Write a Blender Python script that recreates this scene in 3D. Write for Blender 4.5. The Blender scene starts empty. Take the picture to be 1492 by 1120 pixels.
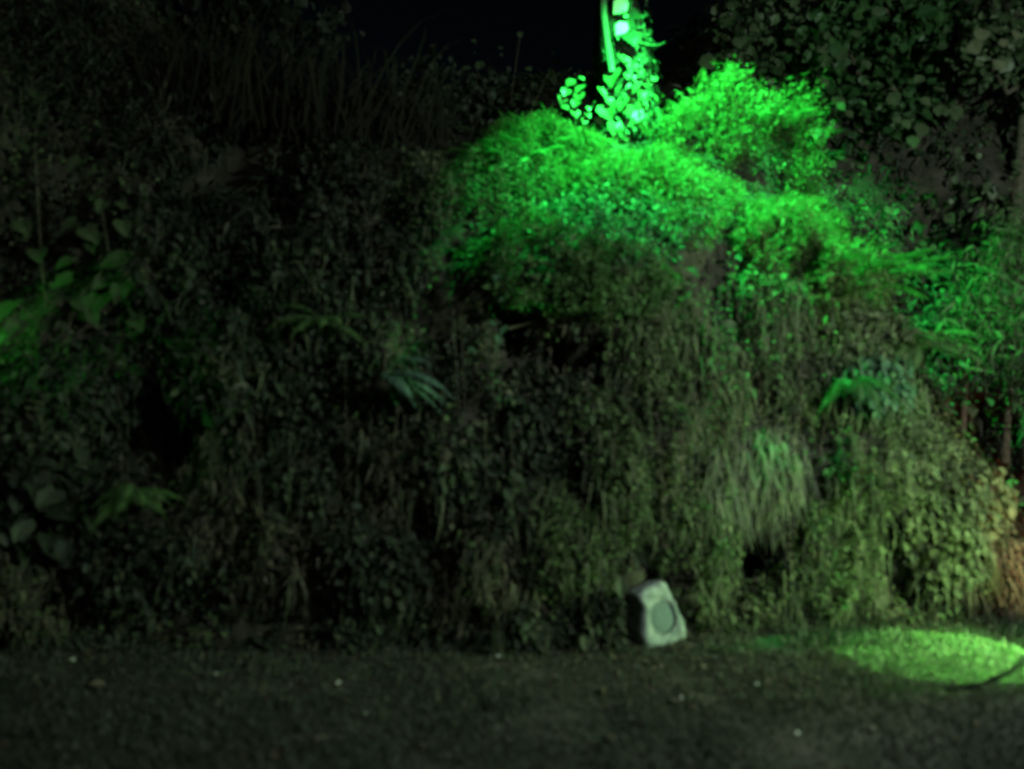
import bpy, bmesh, math, random
import numpy as np
from mathutils import Vector

# ------------------------------------------------------------------ camera, sky, moonlight, exposure
SC = bpy.context.scene
COL = SC.collection
F, CX, HZ, CAMZ = 1127.0, 746.0, 543.0, 1.6      # focal length in px, centre column, horizon row, eye height

cam_d = bpy.data.cameras.new('camera')
cam = bpy.data.objects.new('camera', cam_d)
COL.objects.link(cam)
cam.location = (0, 0, CAMZ)
cam.rotation_euler = (math.radians(90), 0, 0)
cam_d.sensor_width = 36
cam_d.lens = 36 * F / 1492
cam_d.shift_y = (HZ - 560) / 1492                # level camera, frame set a touch low
cam_d.clip_start, cam_d.clip_end = 0.05, 400
cam_d.dof.use_dof = True                         # soft hand-held night focus
cam_d.dof.focus_distance = 40
cam_d.dof.aperture_fstop = 0.76
SC.camera = cam

SUN_EL, SUN_AZ = math.radians(38), math.radians(148)   # from behind the camera, to its right
world = bpy.data.worlds.new('World')
SC.world = world
world.use_nodes = True
wn = world.node_tree.nodes
sky = wn.new('ShaderNodeTexSky')
sky.sky_type = 'NISHITA'
sky.sun_disc = False
sky.sun_elevation = SUN_EL
sky.sun_rotation = SUN_AZ
world.node_tree.links.new(sky.outputs[0], wn['Background'].inputs[0])
wn['Background'].inputs[1].default_value = 0.00015

sun_d = bpy.data.lights.new('sun', 'SUN')
sun = bpy.data.objects.new('sun', sun_d)
COL.objects.link(sun)
sun_d.energy = 0.03
sun_d.angle = math.radians(12)
sun_d.color = (0.82, 1.0, 0.88)
_dir = Vector((math.sin(SUN_AZ) * math.cos(SUN_EL), math.cos(SUN_AZ) * math.cos(SUN_EL), math.sin(SUN_EL)))
sun.rotation_euler = _dir.to_track_quat('Z', 'Y').to_euler()
sun.location = _dir * 40

SC.view_settings.view_transform = 'Standard'
SC.view_settings.look = 'None'
SC.view_settings.exposure = 1.5
SC.view_settings.gamma = 1
SC.view_settings.use_curve_mapping = False
SC.render.engine = 'CYCLES'
SC.cycles.use_denoising = True
SC.cycles.filter_width = 2.0
SC.cycles.max_bounces = 5
SC.cycles.sample_clamp_indirect = 2.0

rng = np.random.default_rng(11)
random.seed(11)

# ------------------------------------------------------------------ helpers
def W(px, py, Y):
    return np.array([(px - CX) / F * Y, Y, CAMZ + (HZ - py) / F * Y])

def Wv(px, py, Y):
    return np.stack([(px - CX) / F * Y, Y, CAMZ + (HZ - py) / F * Y], -1)

def norm(v):
    return v / np.maximum(np.linalg.norm(v, axis=-1, keepdims=True), 1e-9)

def _h(i, j, k, s):
    n = (i * 374761393 + j * 668265263 + k * 2147483647 + s * 974634757) & 0xffffffff
    n = ((n ^ (n >> 13)) * 1274126177) & 0xffffffff
    return ((n ^ (n >> 16)) & 0xffff) / 65535.0

def noise(p, s=0):
    p = np.asarray(p, float)
    i = np.floor(p).astype(np.int64)
    f = p - i
    f = f * f * (3 - 2 * f)
    out = 0
    for a in (0, 1):
        for b in (0, 1):
            for c in (0, 1):
                w = (f[..., 0] if a else 1 - f[..., 0]) * (f[..., 1] if b else 1 - f[..., 1]) * (f[..., 2] if c else 1 - f[..., 2])
                out = out + w * _h(i[..., 0] + a, i[..., 1] + b, i[..., 2] + c, s)
    return out

def fbm(p, s=0, o=3):
    t, a = 0, 0.5
    for k in range(o):
        t = t + a * noise(np.asarray(p) * 2 ** k, s + k)
        a /= 2
    return t / (1 - 0.5 ** o)

class MB:
    """collects vertices and faces, then links them as one mesh object"""
    def __init__(self):
        self.v, self.t, self.n = [], [], 0
    def add(self, v, faces):
        v = np.asarray(v, float).reshape(-1, 3)
        f = np.asarray(faces, np.int64)
        if f.ndim == 2 and f.shape[1] == 4:
            f = np.concatenate([f[:, [0, 1, 2]], f[:, [0, 2, 3]]])
        self.v.append(v); self.t.append(f + self.n); self.n += len(v)
        return self
    def leaves(self, P, D, N, L, Wd, tmpl):
        tv, tf = TEMPL[tmpl]
        n = len(P)
        if n == 0: return self
        D = norm(np.asarray(D, float)); X = norm(np.cross(D, N)); N2 = np.cross(X, D)
        L = np.broadcast_to(np.asarray(L, float), (n,)); Wd = np.broadcast_to(np.asarray(Wd, float), (n,))
        v = (P[:, None, :] + X[:, None, :] * (tv[None, :, 0, None] * Wd[:, None, None])
             + D[:, None, :] * (tv[None, :, 1, None] * L[:, None, None])
             + N2[:, None, :] * (tv[None, :, 2, None] * L[:, None, None]))
        f = tf[None] + (np.arange(n) * len(tv))[:, None, None]
        self.v.append(v.reshape(-1, 3)); self.t.append(f.reshape(-1, 3) + self.n); self.n += n * len(tv)
        return self
    def tube(self, pts, r0, r1=None, seg=5):
        pts = np.asarray(pts, float); m = len(pts)
        r1 = r0 if r1 is None else r1
        t = norm(np.gradient(pts, axis=0))
        a = norm(np.cross(t, np.array([0.31, 0.9, 0.17]))); b = np.cross(t, a)
        r = np.linspace(r0, r1, m)
        ang = np.arange(seg) / seg * 2 * math.pi
        v = pts[:, None] + r[:, None, None] * (np.cos(ang)[None, :, None] * a[:, None] + np.sin(ang)[None, :, None] * b[:, None])
        f = []
        for i in range(m - 1):
            for j in range(seg):
                k = (j + 1) % seg
                f.append((i * seg + j, i * seg + k, (i + 1) * seg + k, (i + 1) * seg + j))
        self.add(v, f)
        c = [(0, j, j + 1) for j in range(1, seg - 1)] + [((m - 1) * seg, (m - 1) * seg + j + 1, (m - 1) * seg + j) for j in range(1, seg - 1)]
        self.t.append(np.array(c) + self.n - m * seg)
        return self
    def mesh(self, name, mat, smooth=False):
        me = bpy.data.meshes.new(name)
        v = np.concatenate(self.v).astype(np.float32); t = np.concatenate(self.t).astype(np.int32)
        me.vertices.add(len(v)); me.vertices.foreach_set('co', v.ravel())
        me.loops.add(t.size); me.loops.foreach_set('vertex_index', t.ravel())
        me.polygons.add(len(t)); me.polygons.foreach_set('loop_start', np.arange(0, t.size, 3, dtype=np.int32))
        me.polygons.foreach_set('use_smooth', np.full(len(t), smooth))
        me.update(calc_edges=True)
        me.materials.append(mat)
        return me
    def build(self, name, mat, parent=None, smooth=False, origin=None):
        if origin is not None:
            self.v = [q - np.asarray(origin) for q in self.v]
        o = bpy.data.objects.new(name, self.mesh(name, mat, smooth))
        COL.objects.link(o)
        if parent is not None: o.parent = parent
        elif origin is not None: o.location = origin
        return o

def tag(o, label=None, cat=None, group=None, kind=None):
    if label: o['label'] = label
    if cat: o['category'] = cat
    if group: o['group'] = group
    if kind: o['kind'] = kind
    return o

def thing(name, label, cat, loc, group=None):
    o = bpy.data.objects.new(name, None)
    o.empty_display_size = 0.1
    COL.objects.link(o)
    o.location = tuple(loc)
    return tag(o, label, cat, group)

# leaf outlines: x width (-.5..+.5), y along the leaf, z cup
def T(v, f): return (np.array(v, float), np.array(f))
TEMPL = {
 'diamond': T([(0,0,0),(-.5,.45,.10),(0,1,-.10),(.5,.45,.10)], [(0,2,1),(0,3,2)]),
 'oval':    T([(0,0,0),(-.42,.28,.07),(-.45,.6,.05),(0,1,-.12),(.45,.6,.05),(.42,.28,.07),(0,.5,-.02)],
              [(0,6,1),(1,6,2),(2,6,3),(3,6,4),(4,6,5),(5,6,0)]),
 'heart':   T([(0,.05,0),(-.30,-.10,.05),(-.52,.18,.10),(-.42,.55,.05),(0,1.05,-.18),(.42,.55,.05),(.52,.18,.10),(.30,-.10,.05),(0,.45,-.03)],
              [(0,8,1),(1,8,2),(2,8,3),(3,8,4),(4,8,5),(5,8,6),(6,8,7),(7,8,0)]),
 'lance':   T([(0,0,0),(-.5,.3,.04),(0,1,-.22),(.5,.3,.04),(0,.35,-.02)], [(0,4,1),(1,4,2),(2,4,3),(3,4,0)]),
 'blade':   T([(-.5,0,0),(.5,0,0),(-.4,.5,.04),(.4,.5,.04),(0,1,-.10)], [(0,1,3),(0,3,2),(2,3,4)]),
}

# ------------------------------------------------------------------ materials
def leaf_mat(name, c0, c1, rough=0.5, trans=0.25, c2=None):
    m = bpy.data.materials.new(name); m.use_nodes = True
    nt = m.node_tree; nd = nt.nodes; ln = nt.links
    b = nd['Principled BSDF']
    geo = nd.new('ShaderNodeNewGeometry')
    ramp = nd.new('ShaderNodeValToRGB')
    ramp.color_ramp.elements[0].color = (*c0, 1); ramp.color_ramp.elements[1].color = (*c1, 1)
    if c2:
        e = ramp.color_ramp.elements.new(0.9); e.color = (*c1, 1)
        ramp.color_ramp.elements[2].color = (*c2, 1)
    ln.new(geo.outputs['Random Per Island'], ramp.inputs[0])
    ln.new(ramp.outputs[0], b.inputs['Base Color'])
    b.inputs['Roughness'].default_value = rough
    b.inputs['Specular IOR Level'].default_value = 0.2
    tr = nd.new('ShaderNodeBsdfTranslucent')
    ln.new(ramp.outputs[0], tr.inputs[0])
    mx = nd.new('ShaderNodeMixShader'); mx.inputs[0].default_value = trans
    ln.new(b.outputs[0], mx.inputs[1]); ln.new(tr.outputs[0], mx.inputs[2])
    ln.new(mx.outputs[0], nd['Material Output'].inputs[0])
    return m

def rough_mat(name, c0, c1, scale=6, rough=0.9, bump=0.4, c2=None, spec=0.2):
    m = bpy.data.materials.new(name); m.use_nodes = True
    nt = m.node_tree; nd = nt.nodes; ln = nt.links
    b = nd['Principled BSDF']
    tc = nd.new('ShaderNodeTexCoord')
    n = nd.new('ShaderNodeTexNoise'); n.inputs['Scale'].default_value = scale; n.inputs['Detail'].default_value = 8; n.inputs['Roughness'].default_value = 0.65
    ln.new(tc.outputs['Object'], n.inputs['Vector'])
    ramp = nd.new('ShaderNodeValToRGB')
    ramp.color_ramp.elements[0].color = (*c0, 1); ramp.color_ramp.elements[1].color = (*c1, 1)
    ramp.color_ramp.elements[0].position = 0.32; ramp.color_ramp.elements[1].position = 0.68
    if c2:
        e = ramp.color_ramp.elements.new(0.52); e.color = (*c2, 1)
    ln.new(n.outputs['Fac'], ramp.inputs[0]); ln.new(ramp.outputs[0], b.inputs['Base Color'])
    b.inputs['Roughness'].default_value = rough; b.inputs['Specular IOR Level'].default_value = spec
    n2 = nd.new('ShaderNodeTexNoise'); n2.inputs['Scale'].default_value = scale * 7; n2.inputs['Detail'].default_value = 6
    ln.new(tc.outputs['Object'], n2.inputs['Vector'])
    bp = nd.new('ShaderNodeBump'); bp.inputs['Strength'].default_value = bump; bp.inputs['Distance'].default_value = 0.02
    ln.new(n2.outputs['Fac'], bp.inputs['Height']); ln.new(bp.outputs[0], b.inputs['Normal'])
    return m

M = {}
M['soil'] = rough_mat('soil', (.020,.018,.013), (.065,.055,.042), 5, c2=(.040,.034,.026))
M['lawn'] = rough_mat('lawn_soil', (.020,.028,.019), (.10,.086,.070), 2.2, c2=(.05,.05,.038))
M['bark'] = rough_mat('bark', (.003,.004,.003), (.038,.045,.028), 5, bump=1)
M['stem'] = rough_mat('vine_stem', (.05,.045,.03), (.12,.10,.075), 20)
M['pale_stem'] = rough_mat('pale_stem', (.06,.08,.06), (.13,.14,.11), 15)
M['small'] = leaf_mat('small_leaf', (.040,.062,.024), (.105,.14,.065), .55, .25, (.18,.17,.11))
M['mossy'] = leaf_mat('mossy_leaf', (.06,.10,.03), (.13,.17,.065), .6, .3)
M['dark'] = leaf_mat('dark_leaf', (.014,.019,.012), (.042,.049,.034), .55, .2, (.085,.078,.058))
M['dry'] = leaf_mat('dry_leaf', (.04,.034,.024), (.12,.10,.072), .75, .2, (.20,.17,.13))
M['teal'] = leaf_mat('glossy_leaf', (.035,.085,.05), (.08,.14,.085), .5, .2)
M['fern'] = leaf_mat('fern_leaf', (.05,.10,.035), (.10,.16,.06), .5, .3)
M['ivy'] = leaf_mat('ivy_leaf', (.04,.075,.028), (.085,.125,.06), .35, .15)
M['round'] = leaf_mat('round_leaf', (.03,.05,.024), (.075,.10,.05), .45, .2, (.14,.16,.11))
M['olive'] = leaf_mat('olive_leaf', (.06,.07,.038), (.125,.13,.078), .6, .25)
M['pale'] = leaf_mat('pale_petal', (.55,.55,.48), (.75,.75,.68), .6, .1)
M['overlit_leaf'] = leaf_mat('overlit_leaf', (.5,.6,.42), (.6,.7,.5), .35, .1)  # near-white colour stands in for leaves blown out by the lamp
M['thatch'] = leaf_mat('thatch', (.10,.105,.075), (.20,.195,.145), .8, .2)
M['canopy'] = leaf_mat('canopy_leaf', (.02,.055,.018), (.05,.10,.035), .45, .2)
M['teal_frond'] = leaf_mat('teal_frond', (.09,.17,.13), (.15,.24,.18), .5, .2)
M['grass'] = leaf_mat('grass_blade', (.032,.042,.028), (.085,.088,.065), .65, .2, (.15,.135,.11))
M['litter'] = leaf_mat('leaf_litter', (.035,.028,.018), (.11,.085,.06), .75, .1, (.2,.18,.14))
M['tendril'] = leaf_mat('tendril', (.035,.045,.024), (.10,.10,.065), .7, .25, (.15,.14,.10))
M['reed'] = leaf_mat('reed_blade', (.009,.009,.006), (.022,.019,.012), .85, .3)
M['black'] = rough_mat('black_rubber', (.004,.004,.004), (.007,.007,.007), 30, 1, .1, spec=0)
M['metal'] = rough_mat('black_metal', (.012,.012,.012), (.02,.02,.02), 40, .45, .1)
M['rock'] = rough_mat('cast_rock', (.15,.17,.175), (.43,.435,.45), 13, .85, 1.0, c2=(.29,.30,.31))
M['grille'] = rough_mat('grille_mesh', (.11,.14,.145), (.16,.19,.195), 60, .6, .5)

# ------------------------------------------------------------------ ground
def ground_z(x, y):
    p = np.stack([x, y, 0 * x], -1)
    z = (fbm(p * 1.3, 3) - .5) * .05 + (fbm(p * 6, 5) - .5) * .022
    z = z + .055 * np.exp(-(((x - 2.35) / .75) ** 2 + ((y - 3.62) / .22) ** 2))   # low hump before the lit patch
    return z

def build_ground():
    s = np.linspace(-1, 1, 241); xs = 4.5 * s + 90 * s ** 9
    t = np.linspace(0, 1, 161); ys = 1.2 + 4.6 * t + 140 * t ** 12
    X, Y = np.meshgrid(xs, ys)
    Z = ground_z(X, Y)
    nx, ny = len(xs), len(ys)
    i = (np.arange(ny - 1)[:, None] * nx + np.arange(nx - 1)[None]).ravel()
    f = np.stack([i, i + 1, i + 1 + nx, i + nx], -1)
    o = MB().add(np.stack([X, Y, Z], -1), f).build('ground', M['lawn'], smooth=True)
    # ground behind and beneath the camera
    tag(o, 'bare dark lawn soil in front of the planted bank', None, None, 'structure')
    return o
build_ground()

# ------------------------------------------------------------------ embankment as one sheet
BANK = [
 (-500, [(950,4.3),(800,4.4),(600,4.6),(400,4.9),(120,5.4),(-250,6.5)]),
 (0,    [(945,4.50),(800,4.60),(600,4.75),(400,5.05),(150,5.7),(-150,6.9)]),
 (150,  [(944,4.52),(790,4.62),(600,4.82),(400,5.1),(170,5.8),(-60,7.0)]),
 (300,  [(942,4.55),(780,4.70),(600,4.90),(420,5.2),(230,5.9),(110,7.0)]),
 (600,  [(942,4.55),(800,4.68),(640,4.80),(450,5.15),(280,5.9),(185,7.0)]),
 (750,  [(942,4.55),(800,4.68),(620,4.82),(430,5.1),(300,5.7),(200,6.8)]),
 (900,  [(938,4.62),(800,4.75),(600,4.90),(410,5.1),(300,5.7),(205,6.6)]),
 (1000, [(925,4.75),(790,4.85),(580,4.95),(375,5.2),(285,5.8),(195,6.6)]),
 (1080, [(915,4.88),(780,4.95),(560,5.05),(365,5.3),(300,5.7),(200,6.6)]),
 (1170, [(910,4.92),(780,5.00),(600,5.10),(430,5.35),(365,5.6),(335,6.2)]),
 (1250, [(908,4.95),(790,5.05),(640,5.15),(490,5.4),(430,5.6),(405,5.95)]),
 (1330, [(907,4.97),(820,5.10),(720,5.2),(630,5.4),(565,5.6),(550,5.9)]),
 (1430, [(905,5.0),(850,5.15),(805,5.25),(755,5.4),(715,5.55),(705,5.8)]),
 (1492, [(903,5.02),(865,5.2),(840,5.3),(815,5.45),(795,5.6),(790,5.8)]),
 (1650, [(903,5.02),(893,5.2),(885,5.3),(878,5.4),(872,5.6),(868,5.9)]),
 (2100, [(905,5.0),(900,5.2),(892,5.3),(882,5.4),(875,5.6),(870,6.0)]),
]
HOLLOWS = [(1090,798,32,50,.8),(225,630,80,110,.40),(655,450,60,80,.28),(330,270,120,50,.25),(560,330,60,60,.18),(180,470,60,60,.15),(1000,400,40,30,.12),(1305,840,12,25,.15),(480,560,70,80,.15),(800,520,60,60,.12),(850,880,80,40,.18),(300,880,120,40,.2)]

class Sheet:
    def __init__(self, cols, hollows=(), s=0, amp=.12):
        self.u = np.array([c[0] for c in cols], float)
        self.py = np.array([[q[0] for q in c[1]] for c in cols], float)
        self.Y = np.array([[q[1] for q in c[1]] for c in cols], float)
        self.h, self.s, self.amp = hollows, s, amp
        self.K = self.py.shape[1]
    def _ctrl(self, A, u):
        return np.stack([np.interp(u, self.u, A[:, k]) for k in range(self.K)], -1)
    def ev(self, u, v):
        u = np.asarray(u, float); v = np.clip(np.asarray(v, float), 0, self.K - 1.0001)
        P, Y = self._ctrl(self.py, u), self._ctrl(self.Y, u)
        i = np.floor(v).astype(int); f = v - i
        def cr(A):
            g = lambda k: np.take_along_axis(A, np.clip(k, 0, self.K - 1)[..., None], -1)[..., 0]
            a, b, c, d = g(i - 1), g(i), g(i + 1), g(i + 2)
            return .5 * (2*b + (c-a)*f + (2*a-5*b+4*c-d)*f*f + (3*b-a-3*c+d)*f**3)
        py, y = cr(P), cr(Y)
        q = np.stack([u / 160, py / 200, 0 * u], -1)
        dy = (fbm(q * 1.5, 40 + self.s) - .5) * self.amp * 5 + (fbm(q * 3.2, 50 + self.s) - .5) * self.amp * 2.4
        for (hx, hy, rx, ry, d) in self.h:
            dy = dy + d * np.exp(-(((u - hx) / rx) ** 2 + ((py - hy) / ry) ** 2))
        y = y + dy * np.clip(v * 2, 0, 1)
        return Wv(u, py, y)
    def at(self, px, py):
        """point and outward normal of the sheet where it meets picture position px, py"""
        px = np.asarray(px, float); py = np.asarray(py, float)
        vs = np.linspace(0, self.K - 1, 41)
        P = self._ctrl(self.py, px)
        tab = np.stack([np.interp(vs, np.arange(self.K), P[j]) for j in range(len(px))])
        v = np.array([np.interp(-py[j], -tab[j], vs) for j in range(len(px))])
        p = self.ev(px, v)
        a = self.ev(px + 6, v) - self.ev(px - 6, v)
        b = self.ev(px, v + .06) - self.ev(px, v - .06)
        n = norm(np.cross(a, b))
        return p, n
    def build(self, name, mat, nu=300, nv=110):
        U, V = np.meshgrid(np.linspace(self.u[0], self.u[-1], nu), np.linspace(0, self.K - 1, nv))
        G = self.ev(U, V)
        G[0, :, 2] = -.15
        i = (np.arange(nv - 1)[:, None] * nu + np.arange(nu - 1)[None]).ravel()
        return MB().add(G, np.stack([i, i + 1, i + 1 + nu, i + nu], -1)).build(name, mat, smooth=True)

bank = Sheet(BANK, HOLLOWS, 0)
tag(bank.build('embankment', M['soil']), 'steep earth bank under the creepers', None, None, 'structure')
BACK = [
 (500,  [(330,7.6),(260,7.9),(205,8.3),(170,8.8),(150,9.4),(140,10.5)]),
 (900,  [(330,7.4),(250,7.6),(190,8.0),(160,8.6),(140,9.2),(130,10.5)]),
 (1080, [(400,6.9),(300,7.0),(200,7.2),(120,7.7),(60,8.2),(0,9.0)]),
 (1200, [(600,6.7),(450,6.8),(300,6.9),(170,7.3),(50,7.8),(-80,8.6)]),
 (1350, [(760,6.6),(560,6.7),(380,6.8),(200,7.1),(40,7.6),(-140,8.4)]),
 (1500, [(830,6.4),(620,6.5),(420,6.6),(220,6.9),(30,7.4),(-170,8.2)]),
 (2100, [(850,6.2),(640,6.3),(440,6.4),(220,6.7),(0,7.2),(-250,8.0)]),
]
back = Sheet(BACK, [(1380,330,60,40,.3),(1440,640,60,50,.3),(1250,120,60,60,.3)], 7)
tag(back.build('hillside', M['soil'], 160, 80), 'dark earth slope behind the bank', None, None, 'structure')

# ------------------------------------------------------------------ lamps of the place, and an added fill lamp
def flood_light(label, pos, aim, color, power, cone, blend=.5, radius=.06, mount=None, group='garden flood lights', beam_blocker=None, fill_spot=None):
    pos = np.array(pos, float); aim = np.array(aim, float)
    d = norm(aim - pos)
    t = thing('flood_light', label, 'flood light', pos - d * .06, group)
    rot = Vector(d).to_track_quat('-Z', 'Y')
    x = np.array(rot @ Vector((1, 0, 0))); y = np.array(rot @ Vector((0, 1, 0)))
    def box(mb, c, hx, hy, hz):
        v = [c + x * a * hx + y * b * hy + d * e * hz for e in (-1, 1) for b in (-1, 1) for a in (-1, 1)]
        mb.add(v, [(0,1,3,2),(4,6,7,5),(0,4,5,1),(2,3,7,6),(0,2,6,4),(1,5,7,3)])
        return mb
    o = pos - d * .06
    hs = box(MB(), o - d * .03, .085, .065, .022)
    for k in range(6): box(hs, o - d * .065 + x * (k - 2.5) * .028, .004, .055, .014)
    hs.build('housing', M['metal'], t, origin=o)
    box(MB(), o - d * .002, .075, .055, .004).build('lens', M['grille'], t, origin=o)
    m = np.array(mount if mount is not None else (pos[0], pos[1], ground_z(pos[0:1], pos[1:2])[0] - .1), float)
    MB().tube([o - d * .07, (o - d * .07) * .5 + m * .5 + np.array([0, 0, .01]), m], .012, .012, 6).build('bracket', M['metal'], t, origin=o)
    if beam_blocker:  # bent plate added to keep the beam off the ground and lower face
        e = pos + d * .0124
        P2 = np.array([(-.32, -beam_blocker[0]), (-.034, -beam_blocker[0]), (.08, -.026), (.32, -.024)])
        v = [e + np.array([x_, y_ - t_, -z_]) for t_ in (0, .004) for z_ in (-.05, beam_blocker[1]) for x_, y_ in P2]
        q = []
        for k in range(3):
            q += [(k, k+1, k+5, k+4), (8+k, 12+k, 13+k, 9+k), (k, 8+k, 9+k, k+1), (4+k, 5+k, 13+k, 12+k)]
        q += [(0, 4, 12, 8), (3, 11, 15, 7)]
        MB().add(v, q).build('beam_blocker', M['metal'], t, origin=o)
    ld = bpy.data.lights.new('flood_beam', 'SPOT')
    ld.energy, ld.color, ld.spot_size, ld.spot_blend, ld.shadow_soft_size = power, color, math.radians(cone), blend, radius
    lo = bpy.data.objects.new('flood_beam', ld); COL.objects.link(lo)
    lo.parent = t; lo.location = tuple(pos - o + d * (.01 + radius * .2)); lo.rotation_euler = rot.to_euler()
    if fill_spot:                                   # second wide weak spot, added to fill the bank beside the pool
        l2 = ld.copy(); l2.energy, l2.spot_size, l2.spot_blend, l2.color, l2.shadow_soft_size = fill_spot[0], math.radians(fill_spot[1]), 1.0, fill_spot[3], .04
        s2 = bpy.data.objects.new('flood_fill', l2); COL.objects.link(s2); s2.parent = t
        s2.location = lo.location; s2.rotation_euler = Vector(fill_spot[2] - pos).to_track_quat('-Z', 'Y').to_euler()
    return t

GREEN = (.034, 1.0, .13)
flood_light('black flood light strapped high on the ivy-clad trunk', W(1005, -265, 5.55), W(1005, -265, 5.55) + np.array([.07, .25, -1]), GREEN, 2150, 84, .8, .012, mount=W(895, -250, 6.65), beam_blocker=(.0325, .20))
flood_light('black flood light on a stake beside the bright grass patch', (3.2, 4.33, .75), (2.62, 4.36, 0), (.30, 1.0, .20), 255, 48, .13, .01, fill_spot=(30, 120, W(1130, 850, 4.9), (.5, 1.0, .2)))
flood_light('black flood light shining at the big leaves on the left', (-3.75, 3.9, 2.3), W(25, 465, 4.6), (.12, 1, .12), 16, 56, .8, .05)
flood_light('black flood light shining across the right end of the bank', (4.6, 3.5, .7), W(1210, 740, 5.1), (.50, 1.0, .38), 260, 80, .9, .08)
def fill_lamp():  # unseen lamp added as fill for the speaker and right face
    p = np.array([3.8, 1.6, 0.])
    t = thing('fill_lamp', 'added fill lamp on a slim pole off to the side of the lawn', 'fill lamp', p)
    MB().tube([p - [0, 0, .1], p + [0, 0, 2.95]], .04, .03, 10).build('fill_lamp_pole', M['metal'], t, origin=p)
    MB().tube([p + [0, 0, 2.95], p + [0, 0, 2.98], p + [0, 0, 3.0]], .09, .09, 12).build('collar', M['metal'], t, origin=p)
    ld = bpy.data.lights.new('fill_light', 'POINT'); ld.energy, ld.color, ld.shadow_soft_size = 250, (.76, 1.0, .83), .12
    lo = bpy.data.objects.new('fill_light', ld); COL.objects.link(lo); lo.parent = t; lo.location = (0, 0, 3.15)
fill_lamp()
flood_light('small reddish flood light by the foot of the bank', (3.75, 4.35, .35), W(1500, 800, 5.2), (1.0, .15, .09), 26, 80, .9, .05)

# ------------------------------------------------------------------ foliage builders
KIND = {  # template, length, width/length, material, droop, lift
 'small':  ('diamond', .030, .75, 'small'),
 'mossy':  ('diamond', .026, .7, 'mossy'),
 'dark':   ('oval',    .055, .7, 'dark'),
 'darklance': ('lance', .11, .25, 'dark'),
 'dry':    ('lance',   .065, .2, 'dry'),
 'teal':   ('oval',    .06, .6, 'teal'),
 'olive':  ('oval',    .05, .8, 'olive'),
 'round':  ('oval',    .10, .9, 'round'),
 'heart':  ('heart',   .10, .95, 'dark'),
 'feather':('lance',   .07, .2, 'mossy'),
}

HOLES = [(1090,800,48,66),(225,640,75,95),(655,455,50,60),(1305,835,11,20),(820,520,45,40),(330,270,90,35)]
def open_at(x, y):
    k = np.ones(len(x))
    for hx, hy, rx, ry in HOLES: k = np.minimum(k, 1 - np.exp(-(((x - hx) / rx) ** 2 + ((y - hy) / ry) ** 2) ** 2 * 1.2))
    return rng.random(len(x)) < k
def off_speaker(P):
    return ~((P[:, 0] > .66) & (P[:, 0] < 1.12) & (P[:, 2] < .42) & (P[:, 1] < 4.74))

def patch(sheet, px, py, rx, ry, kind, n, h, name='creeper', label=None, cat='creeper', group=None, hang=.5, sz=1.0, mat=None, strands=None, smat='tendril'):
    if strands is None: strands = 0 if group == G1 else .11
    """one creeping plant: stems that follow the bank, with leaves standing off it"""
    tm, L, wr, mk = KIND[kind]
    r = np.sqrt(rng.random(n)); a = rng.random(n) * 2 * math.pi
    wob = 1 + .35 * (fbm(np.stack([np.cos(a) * 1.7 + px, np.sin(a) * 1.7 + py, 0 * a], -1), 9) - .5) * 2
    x = px + np.cos(a) * r * rx * wob; y = py + np.sin(a) * r * ry * wob
    p, nn = sheet.at(x, y)
    lump = .35 + 1.1 * fbm(p * 4.5, int(px) % 17)
    keep = open_at(x, y) if sheet is bank else np.ones(n, bool)
    p, nn, lump, r = p[keep], nn[keep], lump[keep], r[keep]; n = len(p)
    lump = np.clip((lump - .55) * (4.0 if group == 'creepers lit on top of the bank' else 2.2) + .45, .03, 1.75)
    keep = rng.random(n) < np.clip(lump * 1.1 + .12, 0, 1)
    p, nn, lump, r = p[keep], nn[keep], lump[keep], r[keep]; n = len(p)
    off = h * (1 - .75 * r ** 2) * lump * (.35 + .65 * rng.random(n))
    P = p + nn * off[:, None] + rng.normal(0, .012, (n, 3))
    if kind == 'dry': hang = 1.5
    D = nn * .55 + np.array([0, 0, -hang]) + rng.normal(0, .5, (n, 3))
    N = nn * .6 + np.array([0, 0, .7]) + rng.normal(0, .45, (n, 3))
    ls = L * sz * np.exp(rng.normal(0, .28, n))
    ok = off_speaker(P); P, D, N, ls = P[ok], D[ok], N[ok], ls[ok]
    base, bn = sheet.at(np.array([px]), np.array([py]))
    t = thing(name, label, cat, base[0], group)
    MB().leaves(P, D, N, ls, ls * wr, tm).build('foliage', M[mat or mk], t, origin=base[0])
    if strands:
        m = max(int(n * strands), 60); i = rng.integers(0, n, m)
        Q = p[i] + nn[i] * (off[i] * .9 + .02)[:, None] + rng.normal(0, .02, (m, 3))
        Dq = np.array([0, -.18, -1.]) + rng.normal(0, .2, (m, 3)); Nq = rng.normal(0, .5, (m, 3)) + np.array([0, -1., .2])
        lq = (.10 + .2 * rng.random(m)); ok = off_speaker(Q + Dq * lq[:, None]) & off_speaker(Q); Q, Dq, Nq, lq = Q[ok], Dq[ok], Nq[ok], lq[ok]
        MB().leaves(Q, Dq, Nq, lq, .006 + .008 * rng.random(len(lq)), 'blade').build('tendrils', M[smat], t, origin=base[0])['kind'] = 'stuff'
    st = MB()
    for k in range(9):
        aa = rng.random() * 2 * math.pi; q = np.linspace(0, 1, 8)
        sx = px + np.cos(aa) * rx * q * .9 + rng.normal(0, rx * .05, 8); sy = py + np.sin(aa) * ry * q * .9 + rng.normal(0, ry * .05, 8)
        sp, sn = sheet.at(sx, sy)
        st.tube(sp + sn * (h * .5 * (1 - q ** 2))[:, None], .006, .002, 4)
    st.build('stem', M['stem'], t, origin=base[0])
    return t

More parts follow.
